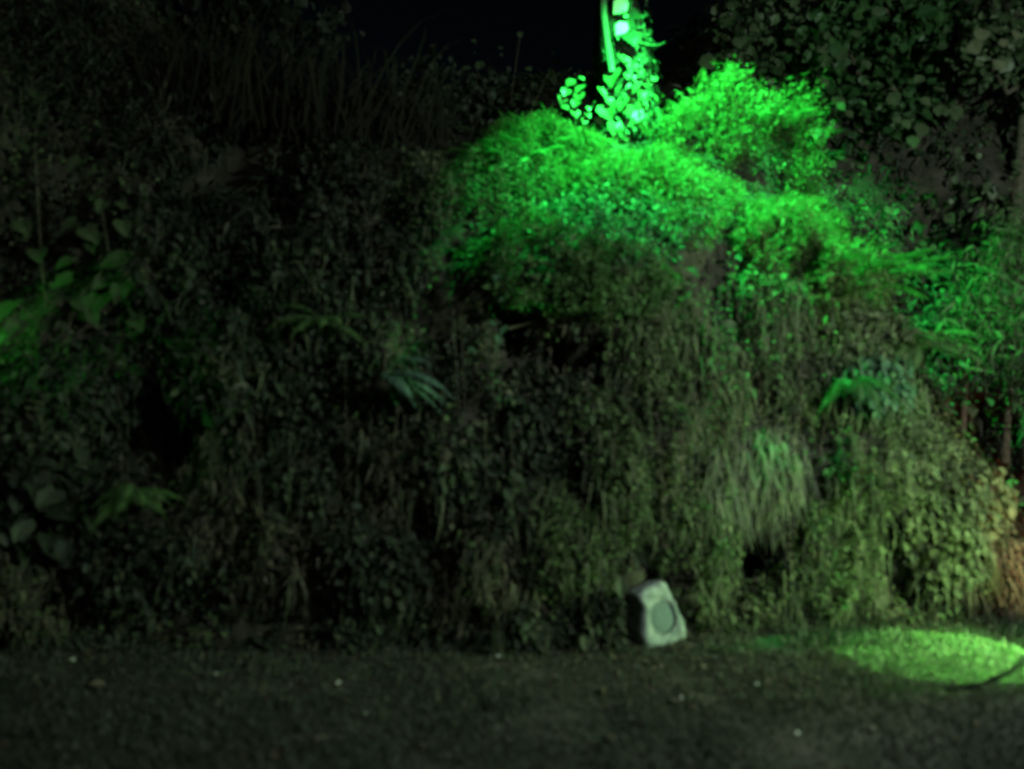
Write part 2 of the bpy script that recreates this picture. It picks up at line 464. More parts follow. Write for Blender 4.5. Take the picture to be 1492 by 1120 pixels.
def frond_mesh(mb, base, d, up, L, droop, width, npair=22):
    """arching rachis with paired leaflets"""
    d = norm(np.array(d, float)); s = np.linspace(0, 1, npair)
    pts = base + d[None] * (s * L)[:, None] + np.array(up)[None] * (np.sin(s * 2.2) * L * .16)[:, None] + np.array([0, 0, -1.])[None] * (s ** 2.2 * L * droop)[:, None]
    mb.tube(pts[::3], .004, .0015, 4)
    tg = norm(np.gradient(pts, axis=0))
    side = norm(np.cross(tg, np.array([0, 0, 1.]) + 1e-3))
    nrm = np.cross(side, tg)
    w = width * np.sin(np.clip(s * 1.05 + .08, 0, 1) * math.pi) ** .7 + .006
    for sg in (-1, 1):
        D = side * sg + tg * .45 - np.array([0, 0, .25]) + rng.normal(0, .06, (npair, 3))
        mb.leaves(pts[1:], D[1:], nrm[1:], w[1:], np.full(npair - 1, L / npair * .95), 'lance')
    return mb

def fern(px, py, Y, label, nf, L, az0, az1, mat='fern', width=.09, droop=.45, elev=.5, group='ferns on the bank', name='fern'):
    b = W(px, py, Y)
    t = thing(name, label, 'fern', b, group)
    for k in range(nf):
        az = az0 + (az1 - az0) * (k + .5 * rng.random()) / max(nf - 1, 1)
        e = elev + rng.normal(0, .18)
        d = (math.cos(az) * math.cos(e), -math.sin(az) * math.cos(e), math.sin(e))
        frond_mesh(MB(), b + rng.normal(0, .015, 3), d, (0, 0, .3), L * (.75 + .4 * rng.random()), droop, width).build('frond', M[mat], t, origin=b)
    return t

def hang_vine(px, py0, py1, label, group, leaf='dark', mat=None, out=.09, thick=.004, lsz=1.0, stem='stem', dens=1.0):
    n = 14
    q = np.linspace(0, 1, n)
    x = px + np.cumsum(rng.normal(0, 3.0, n)); y = py0 + (py1 - py0) * q
    p, nn = bank.at(x, y)
    pts = p + np.array([0, -1., 0]) * (out * (.6 + .6 * rng.random()) + .03 * np.sin(q * 6 + px))[:, None]
    for _ in range(3): pts[1:-1] = (pts[:-2] + pts[2:] + pts[1:-1]) / 3
    t = thing('hanging_vine', label, 'vine', pts[0], group)
    MB().tube(pts, thick, thick * .5, 4).build('stem', M[stem], t, origin=pts[0])
    Lm = np.linalg.norm(pts[-1] - pts[0]); m = max(8, int(Lm * 55 * dens))
    s = rng.random(m) * (n - 1); i = np.minimum(s.astype(int), n - 2); f = (s - i)[:, None]
    P = pts[i] * (1 - f) + pts[i + 1] * f
    D = rng.normal(0, .7, (m, 3)) + np.array([0, -.2, -.7]); N = rng.normal(0, .5, (m, 3)) + np.array([0, -.7, .5])
    tm, L, wr, mk = KIND[leaf]
    ls = L * lsz * np.exp(rng.normal(0, .3, m))
    ok = off_speaker(P); P, D, N, ls = P[ok], D[ok], N[ok], ls[ok]
    MB().leaves(P, D, N, ls, ls * wr, tm).build('foliage', M[mat or mk], t, origin=pts[0])
    return t

def leaf_part(parent, origin, px, py, Y, size_px, D, N, mat, tmpl='heart', wr=.95):
    c = W(px, py, Y); L = size_px / F * Y
    D = norm(np.array(D, float))
    return MB().leaves((c - D * L * .45)[None], D[None], np.array([N], float), L, L * wr, tmpl).build('leaf', mat, parent, origin=origin)

# ------------------------------------------------------------------ ground cover over the whole bank and slope (uncountable)
def cover(sheet, name, label, n, x0, x1, y0, y1, kinds, h):
    for kk, (kind, share, sz) in enumerate(kinds):
        m = int(n * share)
        x = x0 + (x1 - x0) * rng.random(m); y = y0 + (y1 - y0) * rng.random(m)
        p, nn = sheet.at(x, y)
        keep = (fbm(p * 3.2, 70 + kk) > .40) & off_speaker(p + nn * .05)
        if sheet is bank: keep &= open_at(x, y) & ~((x > 640) & (x < 1340) & (y < 470) & (rng.random(m) < .7))
        p, nn = p[keep], nn[keep]; m = len(p)
        tm, L, wr, mk = KIND[kind]
        P = p + nn * (h * rng.random(m) * (.2 + 1.2 * fbm(p * 6, 80 + kk)))[:, None]
        D = nn * .5 + np.array([0, 0, -.6]) + rng.normal(0, .5, (m, 3)); N = nn * .6 + np.array([0, 0, .6]) + rng.normal(0, .5, (m, 3))
        ls = L * sz * np.exp(rng.normal(0, .3, m))
        yield kind, MB().leaves(P, D, N, ls, ls * wr, tm), mk

LBL = {'small': 'tiny-leaved mat covering the whole bank', 'dark': 'dark oval-leaved undergrowth covering the bank',
       'dry': 'dry withered leaves hanging over the bank', 'round': 'broad-leaved undergrowth on the slope behind',
       'darklance': 'narrow-leaved undergrowth on the slope behind'}
for kind, mb, mk in cover(bank, 'undergrowth', '', 60000, -260, 1660, -120, 945, [('small', .5, 1.1), ('dark', .3, .9), ('dry', .22, .9)], .10):
    tag(mb.build('undergrowth', M[mk]), LBL[kind], None, None, 'stuff')
for kind, mb, mk in cover(back, 'undergrowth', '', 26000, 700, 1750, -200, 800, [('round', .35, .7), ('darklance', .4, .9)], .25):
    tag(mb.build('undergrowth', M[mk]), LBL[kind], None, None, 'stuff')

# ------------------------------------------------------------------ lawn: grass and litter (uncountable)
def lawn():
    n = 70000
    Y = 2.6 + 2.6 * rng.random(n) ** 1.1; X = (rng.random(n) - .5) * 1700 / F * Y
    g = fbm(np.stack([X * 1.6, Y * 2.4, 0 * X], -1), 21)
    keep = g > .42 + .5 * (rng.random(n) - .5)
    X, Y = X[keep], Y[keep]; n = len(X)
    P = np.stack([X, Y, ground_z(X, Y) - .004], -1)
    D = rng.normal(0, .55, (n, 3)) + np.array([0, 0, .75]); N = rng.normal(0, 1, (n, 3))
    L = (.022 + .03 * rng.random(n)) * (.6 + .8 * fbm(P * 4, 23))
    tag(MB().leaves(P, D, N, L, .006 + .004 * rng.random(n), 'blade').build('grass', M['grass']), 'thin short grass on the dark lawn', None, None, 'stuff')
    n = 15000
    Y = 2.6 + 2.5 * rng.random(n); X = (rng.random(n) - .5) * 1700 / F * Y
    keep = rng.random(n) < .15 + .85 * np.clip((Y - 3.6) / .9, 0, 1)
    keep &= ~((X > 1.9) & (Y < 4.85) & (Y > 3.8) & (rng.random(n) < .8))
    X, Y = X[keep], Y[keep]; n = len(X)
    P = np.stack([X, Y, ground_z(X, Y) + .006], -1)
    D = rng.normal(0, 1, (n, 3)) * np.array([1, 1, .3]); N = rng.normal(0, .35, (n, 3)) + np.array([0, 0, 1])
    L = .026 * np.exp(rng.normal(0, .45, n))
    tag(MB().leaves(P, D, N, L, L * .6, 'oval').build('leaf_litter', M['litter']), 'brown leaf litter along the foot of the bank', None, None, 'stuff')
    n = 5200
    X = (rng.random(n) - .5) * 1700 / F * 4.6; Y = 4.42 + .42 * rng.random(n) + .1 * np.clip(X - .9, 0, 2)
    keep = (fbm(np.stack([X * 2.2, Y, 0 * X], -1), 27) > .5) & ~((X > .62) & (X < 1.15))
    X, Y = X[keep], Y[keep]; n = len(X)
    P = np.stack([X, Y, ground_z(X, Y) - .004], -1)
    D = rng.normal(0, .45, (n, 3)) + np.array([0, -.2, .7]); N = rng.normal(0, 1, (n, 3))
    tag(MB().leaves(P, D, N, .05 + .08 * rng.random(n), .008 + .006 * rng.random(n), 'blade').build('weeds', M['grass']), 'straggling weeds along the foot of the bank', None, None, 'stuff')
    # denser bright turf where the flood light falls
    n = 52000
    X = 1.75 + 1.9 * rng.random(n); Y = 3.75 + 1.2 * rng.random(n)
    P = np.stack([X, Y, ground_z(X, Y) - .004], -1)
    D = rng.normal(0, .5, (n, 3)) + np.array([0, 0, .8]); N = rng.normal(0, 1, (n, 3))
    tag(MB().leaves(P, D, N, .008 + .009 * rng.random(n), .008, 'blade').build('grass', M['fern']), 'thick short turf in the bright green patch', None, None, 'stuff')
lawn()

# ------------------------------------------------------------------ rock-shaped loudspeaker
def rock_speaker():
    YY = 4.56; s = YY / F
    o = W(966, 938, YY); o[2] = ground_z(o[0:1], o[1:2])[0] - .012
    t = thing('rock_speaker', 'pale grey rock-shaped loudspeaker with a round grille at the foot of the bank', 'speaker', o)
    out = np.array([(930,866),(936,860),(948,858),(958,855),(966,852),(972,854),(979,866),(985,880),(992,896),(999,911),(1002,922),(1001,934),(994,938),(976,941),(958,941),(942,940),(937,934),(934,922),(933,908),(934,896),(935,884),(931,874)], float)
    loc = np.stack([(out[:, 0] - 961) * s / .88 + (940 - out[:, 1]) * s * .106, (940 - out[:, 1]) * s * 1.03], -1)
    m = 64
    seg = np.concatenate([loc, loc[:1]]); ln = np.concatenate([[0], np.cumsum(np.linalg.norm(np.diff(seg, axis=0), axis=1))])
    q = np.linspace(0, ln[-1], m, endpoint=False)
    O2 = np.stack([np.interp(q, ln, seg[:, 0]), np.interp(q, ln, seg[:, 1])], -1)
    gc = np.array([(964 - 961) * s / .88 + 44 * s * .106, (940 - 900) * s * 1.03]); gr = np.array([21 * s / .88, 24 * s * 1.02])
    ang = np.arctan2((O2 - gc)[:, 1] , (O2 - gc)[:, 0])
    H2 = gc + np.stack([np.cos(ang), np.sin(ang)], -1) * gr
    cen = O2.mean(0)
    rings = []   # (2D ring, depth back from the face)
    rings.append((H2, .012)); rings.append((H2 + (O2 - H2) * .06, .002)); rings.append((H2 + (O2 - H2) * .5, -.004)); rings.append((H2 + (O2 - H2) * .85, .002))
    rings.append((O2, .016))
    for sc, dp in ((1.05, .05), (1.07, .10), (1.03, .16), (.9, .21), (.6, .235)):
        r = cen + (O2 - cen) * sc; r[:, 1] = np.maximum(r[:, 1], 0) * (1 - dp * .6); rings.append((r, dp))
    yaw = math.radians(27); lean = math.radians(12)
    X = np.array([math.cos(yaw), math.sin(yaw), 0]); B = np.array([-math.sin(yaw), math.cos(yaw), 0])
    Z = np.array([0, 0, 1.]) * math.cos(lean) + B * math.sin(lean); Bk = B * math.cos(lean) - np.array([0, 0, 1.]) * math.sin(lean) * .0
    V = np.concatenate([o + r[:, :1] * X + r[:, 1:] * Z + d * Bk for r, d in rings])
    k = np.arange(len(V)) // m
    amp = np.where(k < 2, 0, .015)[:, None]
    V = V + norm(V - (o + Z * .15 + Bk * .1)) * (fbm(V * 22, 5) - .5)[:, None] * 2 * amp
    f = [(a * m + j, a * m + (j + 1) % m, (a + 1) * m + (j + 1) % m, (a + 1) * m + j) for a in range(len(rings) - 1) for j in range(m)]
    mb = MB().add(V, f)
    e = (len(rings) - 1) * m; mb.t.append(np.array([(e, e + j + 1, e + j) for j in range(1, m - 1)]))
    mb.build('body', M['rock'], t, origin=o, smooth=True)
    # domed perforated grille
    g = MB(); rr = np.linspace(0, 1, 8)[1:]; aa = np.arange(40) / 40 * 2 * math.pi
    gv = [o + gc[0] * X + gc[1] * Z + .006 * Bk]
    for r in rr:
        for a in aa:
            gv.append(o + (gc[0] + math.cos(a) * r * gr[0] * .99) * X + (gc[1] + math.sin(a) * r * gr[1] * .99) * Z + (.006 + .012 * r ** 3) * Bk)
    gf = [(0, 1 + j, 1 + (j + 1) % 40) for j in range(40)]
    g.add(gv, gf)
    g.t.append(np.array([tri for a in range(6) for j in range(40) for tri in ((1+a*40+j, 1+(a+1)*40+j, 1+(a+1)*40+(j+1)%40), (1+a*40+j, 1+(a+1)*40+(j+1)%40, 1+a*40+(j+1)%40))]))
    g.build('grille', M['grille'], t, origin=o, smooth=True)
    rp = np.array([o + (gc[0] + math.cos(a) * gr[0]) * X + (gc[1] + math.sin(a) * gr[1]) * Z + .004 * Bk for a in np.linspace(0, 2 * math.pi, 41)])
    MB().tube(rp, .0045, .0045, 6).build('grille_rim', M['rock'], t, origin=o, smooth=True)
rock_speaker()

# ------------------------------------------------------------------ ivy-clad trunk
def ivy_tree():
    b = W(912, 235, 6.75)
    t = thing('ivy_tree', 'brightly lit tree trunk clad in heart-shaped ivy leaves at the top of the bank', 'tree', b)
    ctr = [(915,250,62),(914,200,52),(911,150,44),(909,100,40),(907,60,38),(900,0,28),(890,-80,26),(884,-180,25),(880,-320,24),(876,-520,22)]
    m = 22; vs = []
    for (px, py, hw) in np.array([[np.interp(q, range(len(ctr)), [c[i] for c in ctr]) for i in range(3)] for q in np.linspace(0, len(ctr) - 1, 46)]):
        c = W(px, py, 6.75); r = hw / F * 6.75
        a = np.arange(m) / m * 2 * math.pi
        rr = r * (.86 + .28 * fbm(np.stack([np.cos(a) * 1.6, np.sin(a) * 1.6, np.full(m, c[2] * .9)], -1), 31)) * (1 + .06 * np.sin(a * 7))
        vs.append(c + np.stack([np.cos(a) * rr, np.sin(a) * rr, 0 * a], -1))
    V = np.concatenate(vs)
    f = [(i * m + j, i * m + (j + 1) % m, (i + 1) * m + (j + 1) % m, (i + 1) * m + j) for i in range(45) for j in range(m)]
    MB().add(V, f).build('trunk', M['bark'], t, origin=b, smooth=True)
    # broken branch stub and a torn sheet of bark leading to it
    MB().tube([W(922, 62, 6.62), W(940, 66, 6.5), W(950, 68, 6.46), W(960, 67, 6.42), (W(970, 62, 6.4))], .022, .008, 9).build('branch_stub', M['bark'], t, origin=b, smooth=True)
    MB().tube([W(876, -160, 6.5), W(877, -60, 6.5), W(879, 20, 6.49), W(884, 60, 6.48), W(892, 105, 6.5)], .036, .024, 8).build('climbing_stem', M['pale_stem'], t, origin=b, smooth=True)
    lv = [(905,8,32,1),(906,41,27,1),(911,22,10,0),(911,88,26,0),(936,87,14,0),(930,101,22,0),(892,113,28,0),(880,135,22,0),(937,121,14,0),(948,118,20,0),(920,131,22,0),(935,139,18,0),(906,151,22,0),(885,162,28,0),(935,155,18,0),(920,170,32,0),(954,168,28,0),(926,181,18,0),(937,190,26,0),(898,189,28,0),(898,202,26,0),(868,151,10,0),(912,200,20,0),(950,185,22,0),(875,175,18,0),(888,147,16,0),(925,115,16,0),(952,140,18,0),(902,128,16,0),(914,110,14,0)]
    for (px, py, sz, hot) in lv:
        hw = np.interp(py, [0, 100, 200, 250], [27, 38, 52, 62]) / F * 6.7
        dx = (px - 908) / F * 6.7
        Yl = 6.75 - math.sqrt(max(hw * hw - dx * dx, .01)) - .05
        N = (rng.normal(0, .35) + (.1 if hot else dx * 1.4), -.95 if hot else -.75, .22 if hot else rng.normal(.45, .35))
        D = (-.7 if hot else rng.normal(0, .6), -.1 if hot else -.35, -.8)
        leaf_part(t, b, px, py, Yl, sz * (.92 if hot else 1.0), D, N, M['overlit_leaf'] if hot else M['ivy'], 'oval' if hot or sz < 17 else 'heart', .8 + .25 * rng.random())
    # small ivy leaves filling in between
    n = 500; n = 380; a = rng.random(n) * 2 * math.pi; py = -30 + 265 * rng.random(n) ** .7
    hw = np.interp(py, [0, 100, 200, 250], [27, 38, 52, 62]) / F * 6.75 + .02
    c = Wv(np.full(n, 911.0), py, np.full(n, 6.75))
    o3 = np.stack([np.cos(a), np.sin(a), 0 * a], -1)
    P = c + o3 * hw[:, None]
    ls = .055 * np.exp(rng.normal(0, .3, n))
    MB().leaves(P, o3 * .5 + np.array([0, 0, -.8]) + rng.normal(0, .3, (n, 3)), o3 + np.array([0, 0, .4]) + rng.normal(0, .3, (n, 3)), ls, ls, 'heart').build('foliage', M['dark'], t, origin=b)
    # crown far above the picture
    n = 5000
    q = rng.normal(0, 1, (n, 3)) * np.array([1.5, 1.2, .7]) + W(880, -750, 6.9)
    MB().leaves(q, rng.normal(0, 1, (n, 3)), rng.normal(0, 1, (n, 3)), .14, .1, 'diamond').build('crown', M['dark'], t, origin=b)
ivy_tree()

def sprig(name, label, cat, base, leaves, mat, stem_to, group=None, tmpl='oval', wr=.9, thick=.005, nz=.7):
    b = W(*base)
    t = thing(name, label, cat, b, group)
    for s in stem_to:
        pts = [b] + [W(*q) for q in s]
        MB().tube(pts, thick, thick * .6, 5).build('stem', M['stem'], t, origin=b)
    for (px, py, Y, sz) in leaves:
        leaf_part(t, b, px, py, Y, sz * 1.15, (rng.normal(0, .5), -.4, -.6 + rng.normal(0, .2)), (rng.normal(0, .25), -.75, nz), mat, tmpl, wr)
    return t

sprig('ivy_sprig', 'small upright sprig of round leaves just beside the ivy-clad trunk', 'sprig', (838,205,6.45),
      [(832,120,6.4,16),(846,128,6.38,18),(825,133,6.38,17),(844,139,6.36,18),(820,143,6.38,16),(839,149,6.36,16),(823,156,6.36,13),(838,164,6.36,16),(847,114,6.42,10),(857,158,6.36,9),(856,167,6.36,12),(852,175,6.36,12)],
      M['ivy'], [[(838,160,6.42),(838,118,6.42)], [(850,185,6.4),(856,160,6.4)]])
sprig('leafy_twig', 'twig with three pale teal leaves poking out of the dark middle of the bank', 'twig', (775,470,5.05),
      [(687,509,4.86,15),(726,493,4.88,18),(717,470,4.88,14),(735,480,4.9,20),(725,403,4.95,20),(732,436,4.93,15)],
      M['teal'], [[(735,480,4.93),(700,512,4.88),(718,520,4.88)], [(745,440,4.97),(724,400,4.97)]], tmpl='oval', wr=.55)
sprig('withered_sprig', 'withered sprig with two tan leaves below the small fern', 'sprig', (660,690,4.75),
      [(641,649,4.62,22),(676,649,4.62,24),(585,660,4.66,12),(600,700,4.66,22),(565,665,4.66,20),(658,745,4.66,20),(590,748,4.66,22)],
      M['dry'], [[(650,665,4.68),(641,640,4.65)], [(672,668,4.68),(677,640,4.65)], [(615,690,4.7),(580,662,4.68)], [(650,720,4.7),(600,745,4.68)]], tmpl='oval', wr=.6)
big = [(25,520,4.85,30),(10,450,4.6,44),(22,478,4.62,36),(8,488,4.6,34),(140,283,4.95,30),(148,300,4.95,26),(165,380,4.85,42),(150,440,4.8,46),(125,445,4.8,40),(175,425,4.82,38),(60,200,5.0,34),(40,210,5.0,32),(100,330,4.9,34),(130,340,4.9,34),(55,370,4.85,34),(90,410,4.82,36),(115,520,4.8,34),(75,470,4.78,38),(200,470,4.85,32),(180,330,4.95,30),(35,330,4.9,32),(55,150,5.1,30),(95,170,5.1,28),(20,280,4.95,34),(110,240,5.0,30)]
big = [(a, b, c, d * .82) for a, b, c, d in big] + [(a + random.uniform(-35, 35), b + random.uniform(-30, 30), c + .06, d * .6) for a, b, c, d in big if a > 30]
sprig('broad_leaf_climber', 'climber with broad heart-shaped leaves at the shaded far end of the bank', 'climber', (80,560,4.8), big, M['round'],
      [[(70,480,4.85),(20,440,4.75)], [(110,440,4.85),(160,380,4.9),(145,285,5.0)], [(60,380,4.9),(50,200,5.05),(60,150,5.12)], [(150,500,4.85),(200,470,4.9)]], tmpl='heart', thick=.006, wr=.9)
sprig('grey_leaf_shrub', 'sparse shrub with small grey leaves in the dark behind the trunk', 'shrub', (740,230,7.4),
      [(758,50,7.2,10),(700,95,7.2,16),(806,78,7.2,12),(812,90,7.2,14),(680,100,7.2,14),(730,70,7.2,10),(770,100,7.2,12),(752,140,7.1,12),(780,150,7.0,12),(720,130,7.2,10),(690,60,7.3,9),(800,110,7.2,10)],
      M['round'], [[(745,140,7.3),(758,50,7.25)], [(720,150,7.3),(690,95,7.25)], [(780,150,7.3),(808,80,7.25)]], thick=.005)

# ------------------------------------------------------------------ creepers in patches over the bank
G1 = 'creepers lit on top of the bank'
patch(bank, 800, 240, 100, 55, 'feather', 8000, .20, 'creeper', 'bright feathery creeper mound on the near side of the trunk foot, below the upright sprig', group=G1, hang=.1, sz=.7)
patch(bank, 1060, 205, 105, 56, 'feather', 9000, .50, 'creeper', 'tall brightest feathery mound beside the trunk, opposite the upright sprig', group=G1, hang=.0, sz=.75)
patch(bank, 935, 275, 95, 34, 'feather', 4500, .16, 'creeper', 'bright low creeper directly below the ivy-clad trunk', group=G1, hang=.2)
patch(bank, 735, 285, 85, 55, 'small', 3600, .20, 'creeper', 'half-lit creeper where the green light fades out towards the dark reeds', group=G1)
patch(bank, 890, 335, 130, 50, 'teal', 2600, .14, 'creeper', 'glossy teal-tinted creeper on the brow below the trunk', group=G1, sz=.6)
patch(bank, 1010, 315, 80, 45, 'mossy', 3200, .18, 'creeper', 'yellowish mossy creeper on the brow under the tallest mound', group=G1)
patch(bank, 1140, 358, 75, 48, 'feather', 5500, .20, 'creeper', 'bright creeper at the upper end of the sloping ridge', group=G1, hang=.2)
patch(bank, 1215, 425, 70, 45, 'feather', 3000, .20, 'creeper', 'feathery creeper halfway along the sloping ridge', group=G1, hang=.2)
patch(bank, 1275, 500, 60, 50, 'olive', 2000, .14, 'creeper', 'olive creeper below the ridge fern', group=G1, sz=.7)
patch(bank, 790, 400, 110, 60, 'small', 4600, .20, 'creeper', mat='fern', label='dim green tiny-leaved creeper over the brow, above the leafy twig', group=G1)  # lighter leaf colour stands in for lamp glow on the brow
patch(bank, 900, 420, 80, 50, 'mossy', 3000, .16, 'creeper', mat='fern', label='mossy creeper overhanging the middle of the brow', group=G1)  # lamp glow put into the leaf colour here too
G2 = 'creepers on the right face of the bank'
patch(bank, 960, 520, 70, 90, 'small', 3200, .14, 'creeper', 'small-leaved creeper trailing down above the rock speaker', group=G2, hang=.9)
patch(bank, 1180, 520, 80, 70, 'small', 2600, .15, 'creeper', 'grey-green creeper on the face under the sloping ridge', group=G2, hang=.8)
patch(bank, 1260, 560, 60, 45, 'teal', 1100, .20, 'creeper', 'blue-green drooping creeper under the ridge, above the round-leaved one', group=G2, hang=1.2)
patch(bank, 1330, 680, 75, 70, 'olive', 1600, .16, 'creeper', 'round-leaved olive creeper on the lower ridge', group=G2, sz=.75)
patch(bank, 1405, 730, 60, 60, 'olive', 1300, .14, 'creeper', 'olive creeper hanging in tresses at the ridge end', group=G2, hang=1)
patch(bank, 1360, 800, 60, 70, 'olive', 1500, .14, 'creeper', 'light green tresses hanging behind the bright grass patch', group=G2, hang=1.1)
patch(bank, 1450, 830, 60, 50, 'dry', 1100, .12, 'creeper', 'reddish withered creeper at the very end of the ridge', group=G2, hang=1, sz=.6, mat='litter', smat='litter', strands=.3)
patch(bank, 1235, 745, 70, 80, 'small', 2600, .16, 'creeper', 'green creeper on the face between the dark hole and the tresses', group=G2)
patch(bank, 1110, 685, 85, 65, 'dry', 1500, .06, 'creeper', 'dry greyish thatch above the dark hole in the bank', group=G2, hang=1.2, strands=1.5, smat='thatch', mat='thatch')
patch(bank, 1045, 570, 50, 70, 'dry', 900, .12, 'creeper', 'brown withered thatch in the middle of the face', group=G2, hang=1.2)
patch(bank, 1010, 790, 60, 80, 'small', 2200, .14, 'creeper', 'creeper on the face right above the rock speaker', group=G2, hang=.8)
patch(bank, 1180, 850, 90, 45, 'small', 2400, .14, 'creeper', 'low creeper at the bank foot between speaker and bright grass', group=G2)
patch(bank, 1120, 440, 70, 50, 'small', 2600, .14, 'creeper', 'creeper on the face just below the upper ridge', group=G2, hang=.8)
patch(bank, 1190, 480, 60, 40, 'mossy', 1800, .12, 'creeper', 'mossy strip under the feathery ridge creeper', group=G2, hang=.8)
patch(bank, 1290, 590, 50, 50, 'small', 1600, .12, 'creeper', 'small-leaved creeper on the steep middle of the ridge', group=G2, hang=.8)
patch(bank, 1070, 878, 70, 28, 'olive', 900, .10, 'creeper', 'low round-leaved clump beside the rock speaker', group=G2, sz=.7)
G3 = 'creepers in the shade of the left bank'
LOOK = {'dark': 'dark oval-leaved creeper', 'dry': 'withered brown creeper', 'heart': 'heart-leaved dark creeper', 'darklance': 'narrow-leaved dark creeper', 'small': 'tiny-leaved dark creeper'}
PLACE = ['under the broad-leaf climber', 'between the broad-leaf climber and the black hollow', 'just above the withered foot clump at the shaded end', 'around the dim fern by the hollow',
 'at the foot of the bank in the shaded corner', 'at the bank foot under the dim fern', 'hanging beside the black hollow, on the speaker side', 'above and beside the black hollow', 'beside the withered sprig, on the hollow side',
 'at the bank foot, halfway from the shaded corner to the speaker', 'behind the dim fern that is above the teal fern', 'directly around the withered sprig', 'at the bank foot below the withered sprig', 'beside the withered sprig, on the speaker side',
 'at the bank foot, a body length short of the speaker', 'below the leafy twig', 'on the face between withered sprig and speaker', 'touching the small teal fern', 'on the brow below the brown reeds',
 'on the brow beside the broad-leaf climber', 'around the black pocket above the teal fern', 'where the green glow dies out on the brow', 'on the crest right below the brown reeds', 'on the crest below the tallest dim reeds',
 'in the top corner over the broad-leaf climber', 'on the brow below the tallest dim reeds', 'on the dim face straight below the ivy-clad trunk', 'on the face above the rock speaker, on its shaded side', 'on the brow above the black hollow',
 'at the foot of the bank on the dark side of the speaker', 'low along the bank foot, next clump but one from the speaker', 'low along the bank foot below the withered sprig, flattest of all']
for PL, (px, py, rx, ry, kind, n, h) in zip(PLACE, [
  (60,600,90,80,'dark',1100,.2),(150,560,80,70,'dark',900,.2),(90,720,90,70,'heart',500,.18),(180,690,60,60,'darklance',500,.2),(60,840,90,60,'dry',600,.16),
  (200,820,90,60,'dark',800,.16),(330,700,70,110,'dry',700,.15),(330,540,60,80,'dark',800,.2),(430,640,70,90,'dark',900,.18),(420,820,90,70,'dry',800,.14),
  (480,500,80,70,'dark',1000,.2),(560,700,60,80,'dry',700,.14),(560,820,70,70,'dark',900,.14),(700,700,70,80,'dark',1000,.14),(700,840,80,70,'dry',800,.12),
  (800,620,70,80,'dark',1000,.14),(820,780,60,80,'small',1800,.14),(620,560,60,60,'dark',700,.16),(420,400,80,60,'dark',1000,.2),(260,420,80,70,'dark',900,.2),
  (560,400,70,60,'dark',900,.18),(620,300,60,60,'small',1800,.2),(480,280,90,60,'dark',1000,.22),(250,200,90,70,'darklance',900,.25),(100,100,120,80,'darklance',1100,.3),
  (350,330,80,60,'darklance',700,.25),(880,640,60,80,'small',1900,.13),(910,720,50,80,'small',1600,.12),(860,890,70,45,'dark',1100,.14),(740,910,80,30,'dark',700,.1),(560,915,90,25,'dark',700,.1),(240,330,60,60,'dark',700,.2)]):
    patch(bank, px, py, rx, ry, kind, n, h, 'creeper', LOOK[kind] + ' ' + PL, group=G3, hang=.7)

# ------------------------------------------------------------------ ferns
PI = math.pi
fern(1265, 415, 5.45, 'fern with long fronds arching off the sloping ridge', 13, .62, -.5, 2.4, width=.10, droop=.35, elev=.35)
fern(1330, 500, 5.5, 'fern drooping over the far side of the ridge', 10, .5, -.6, 2.2, width=.085, droop=.5, elev=.3)
fern(562, 545, 4.74, 'small fern with pale teal fronds reaching out in the dark middle of the bank', 7, .46, -.15, .9, width=.055, droop=.42, elev=.05, mat='teal_frond')
fern(185, 715, 4.55, 'dim fern by the black hollow at the shaded left end', 8, .36, -.1, 1.9, width=.07, droop=.5, elev=.25)
fern(1240, 555, 5.1, 'short fern hanging on the face under the ridge', 8, .38, -.1, 2.6, width=.07, droop=.7, elev=.1, mat='canopy')
fern(1140, 190, 6.4, 'feathery bright fern on the tallest mound', 9, .45, -.3, 3.3, width=.07, droop=.4, elev=.6)
fern(1010, 190, 6.5, 'feathery bright fern close to the ivy-clad trunk', 9, .42, 0, 3.2, width=.07, droop=.35, elev=.8)
fern(770, 240, 6.2, 'feathery bright fern under the upright sprig', 9, .42, .2, 3.1, width=.07, droop=.45, elev=.5)
fern(470, 470, 4.95, 'dim fern above the small teal fern', 8, .4, 0, 3.1, width=.07, droop=.5, elev=.4)

# ------------------------------------------------------------------ hanging vines
for i in range(34):
    px = 150 + 710 * (i + rng.random()) / 34
    y0 = rng.uniform(430, 620); y1 = min(925, y0 + rng.uniform(180, 420))
    hang_vine(px, y0, y1, 'thin withered vine hanging in the shade of the left bank', 'vines hanging on the shaded left bank', 'dry' if i % 3 else 'dark', lsz=.6, thick=.0035)
for i in range(26):
    px = 850 + 420 * (i + rng.random()) / 26
    top = float(np.interp(px, [850, 1000, 1170, 1250, 1330], [420, 390, 450, 520, 650]))
    y0 = top + rng.uniform(10, 150); y1 = min(880, y0 + rng.uniform(120, 330))
    if 1040 < px < 1140: y1 = min(y1, 740)
    hang_vine(px, y0, y1, 'thin leafy vine hanging on the lit right face of the bank', 'vines hanging on the right bank face', 'small', lsz=.95, mat='small' if i % 3 else 'dry', thick=.0035, out=.12, dens=1.6)
for i in range(12):
    px = 1290 + 190 * (i + rng.random()) / 12
    top = float(np.interp(px, [1290, 1330, 1430, 1492], [590, 640, 750, 810]))
    hang_vine(px, top, min(890, top + rng.uniform(90, 200)), 'round-leaved tress hanging from the low end of the ridge', 'tresses hanging at the ridge end', 'olive', lsz=.75, out=.12, dens=1.6, mat='litter' if px > 1440 else 'olive')

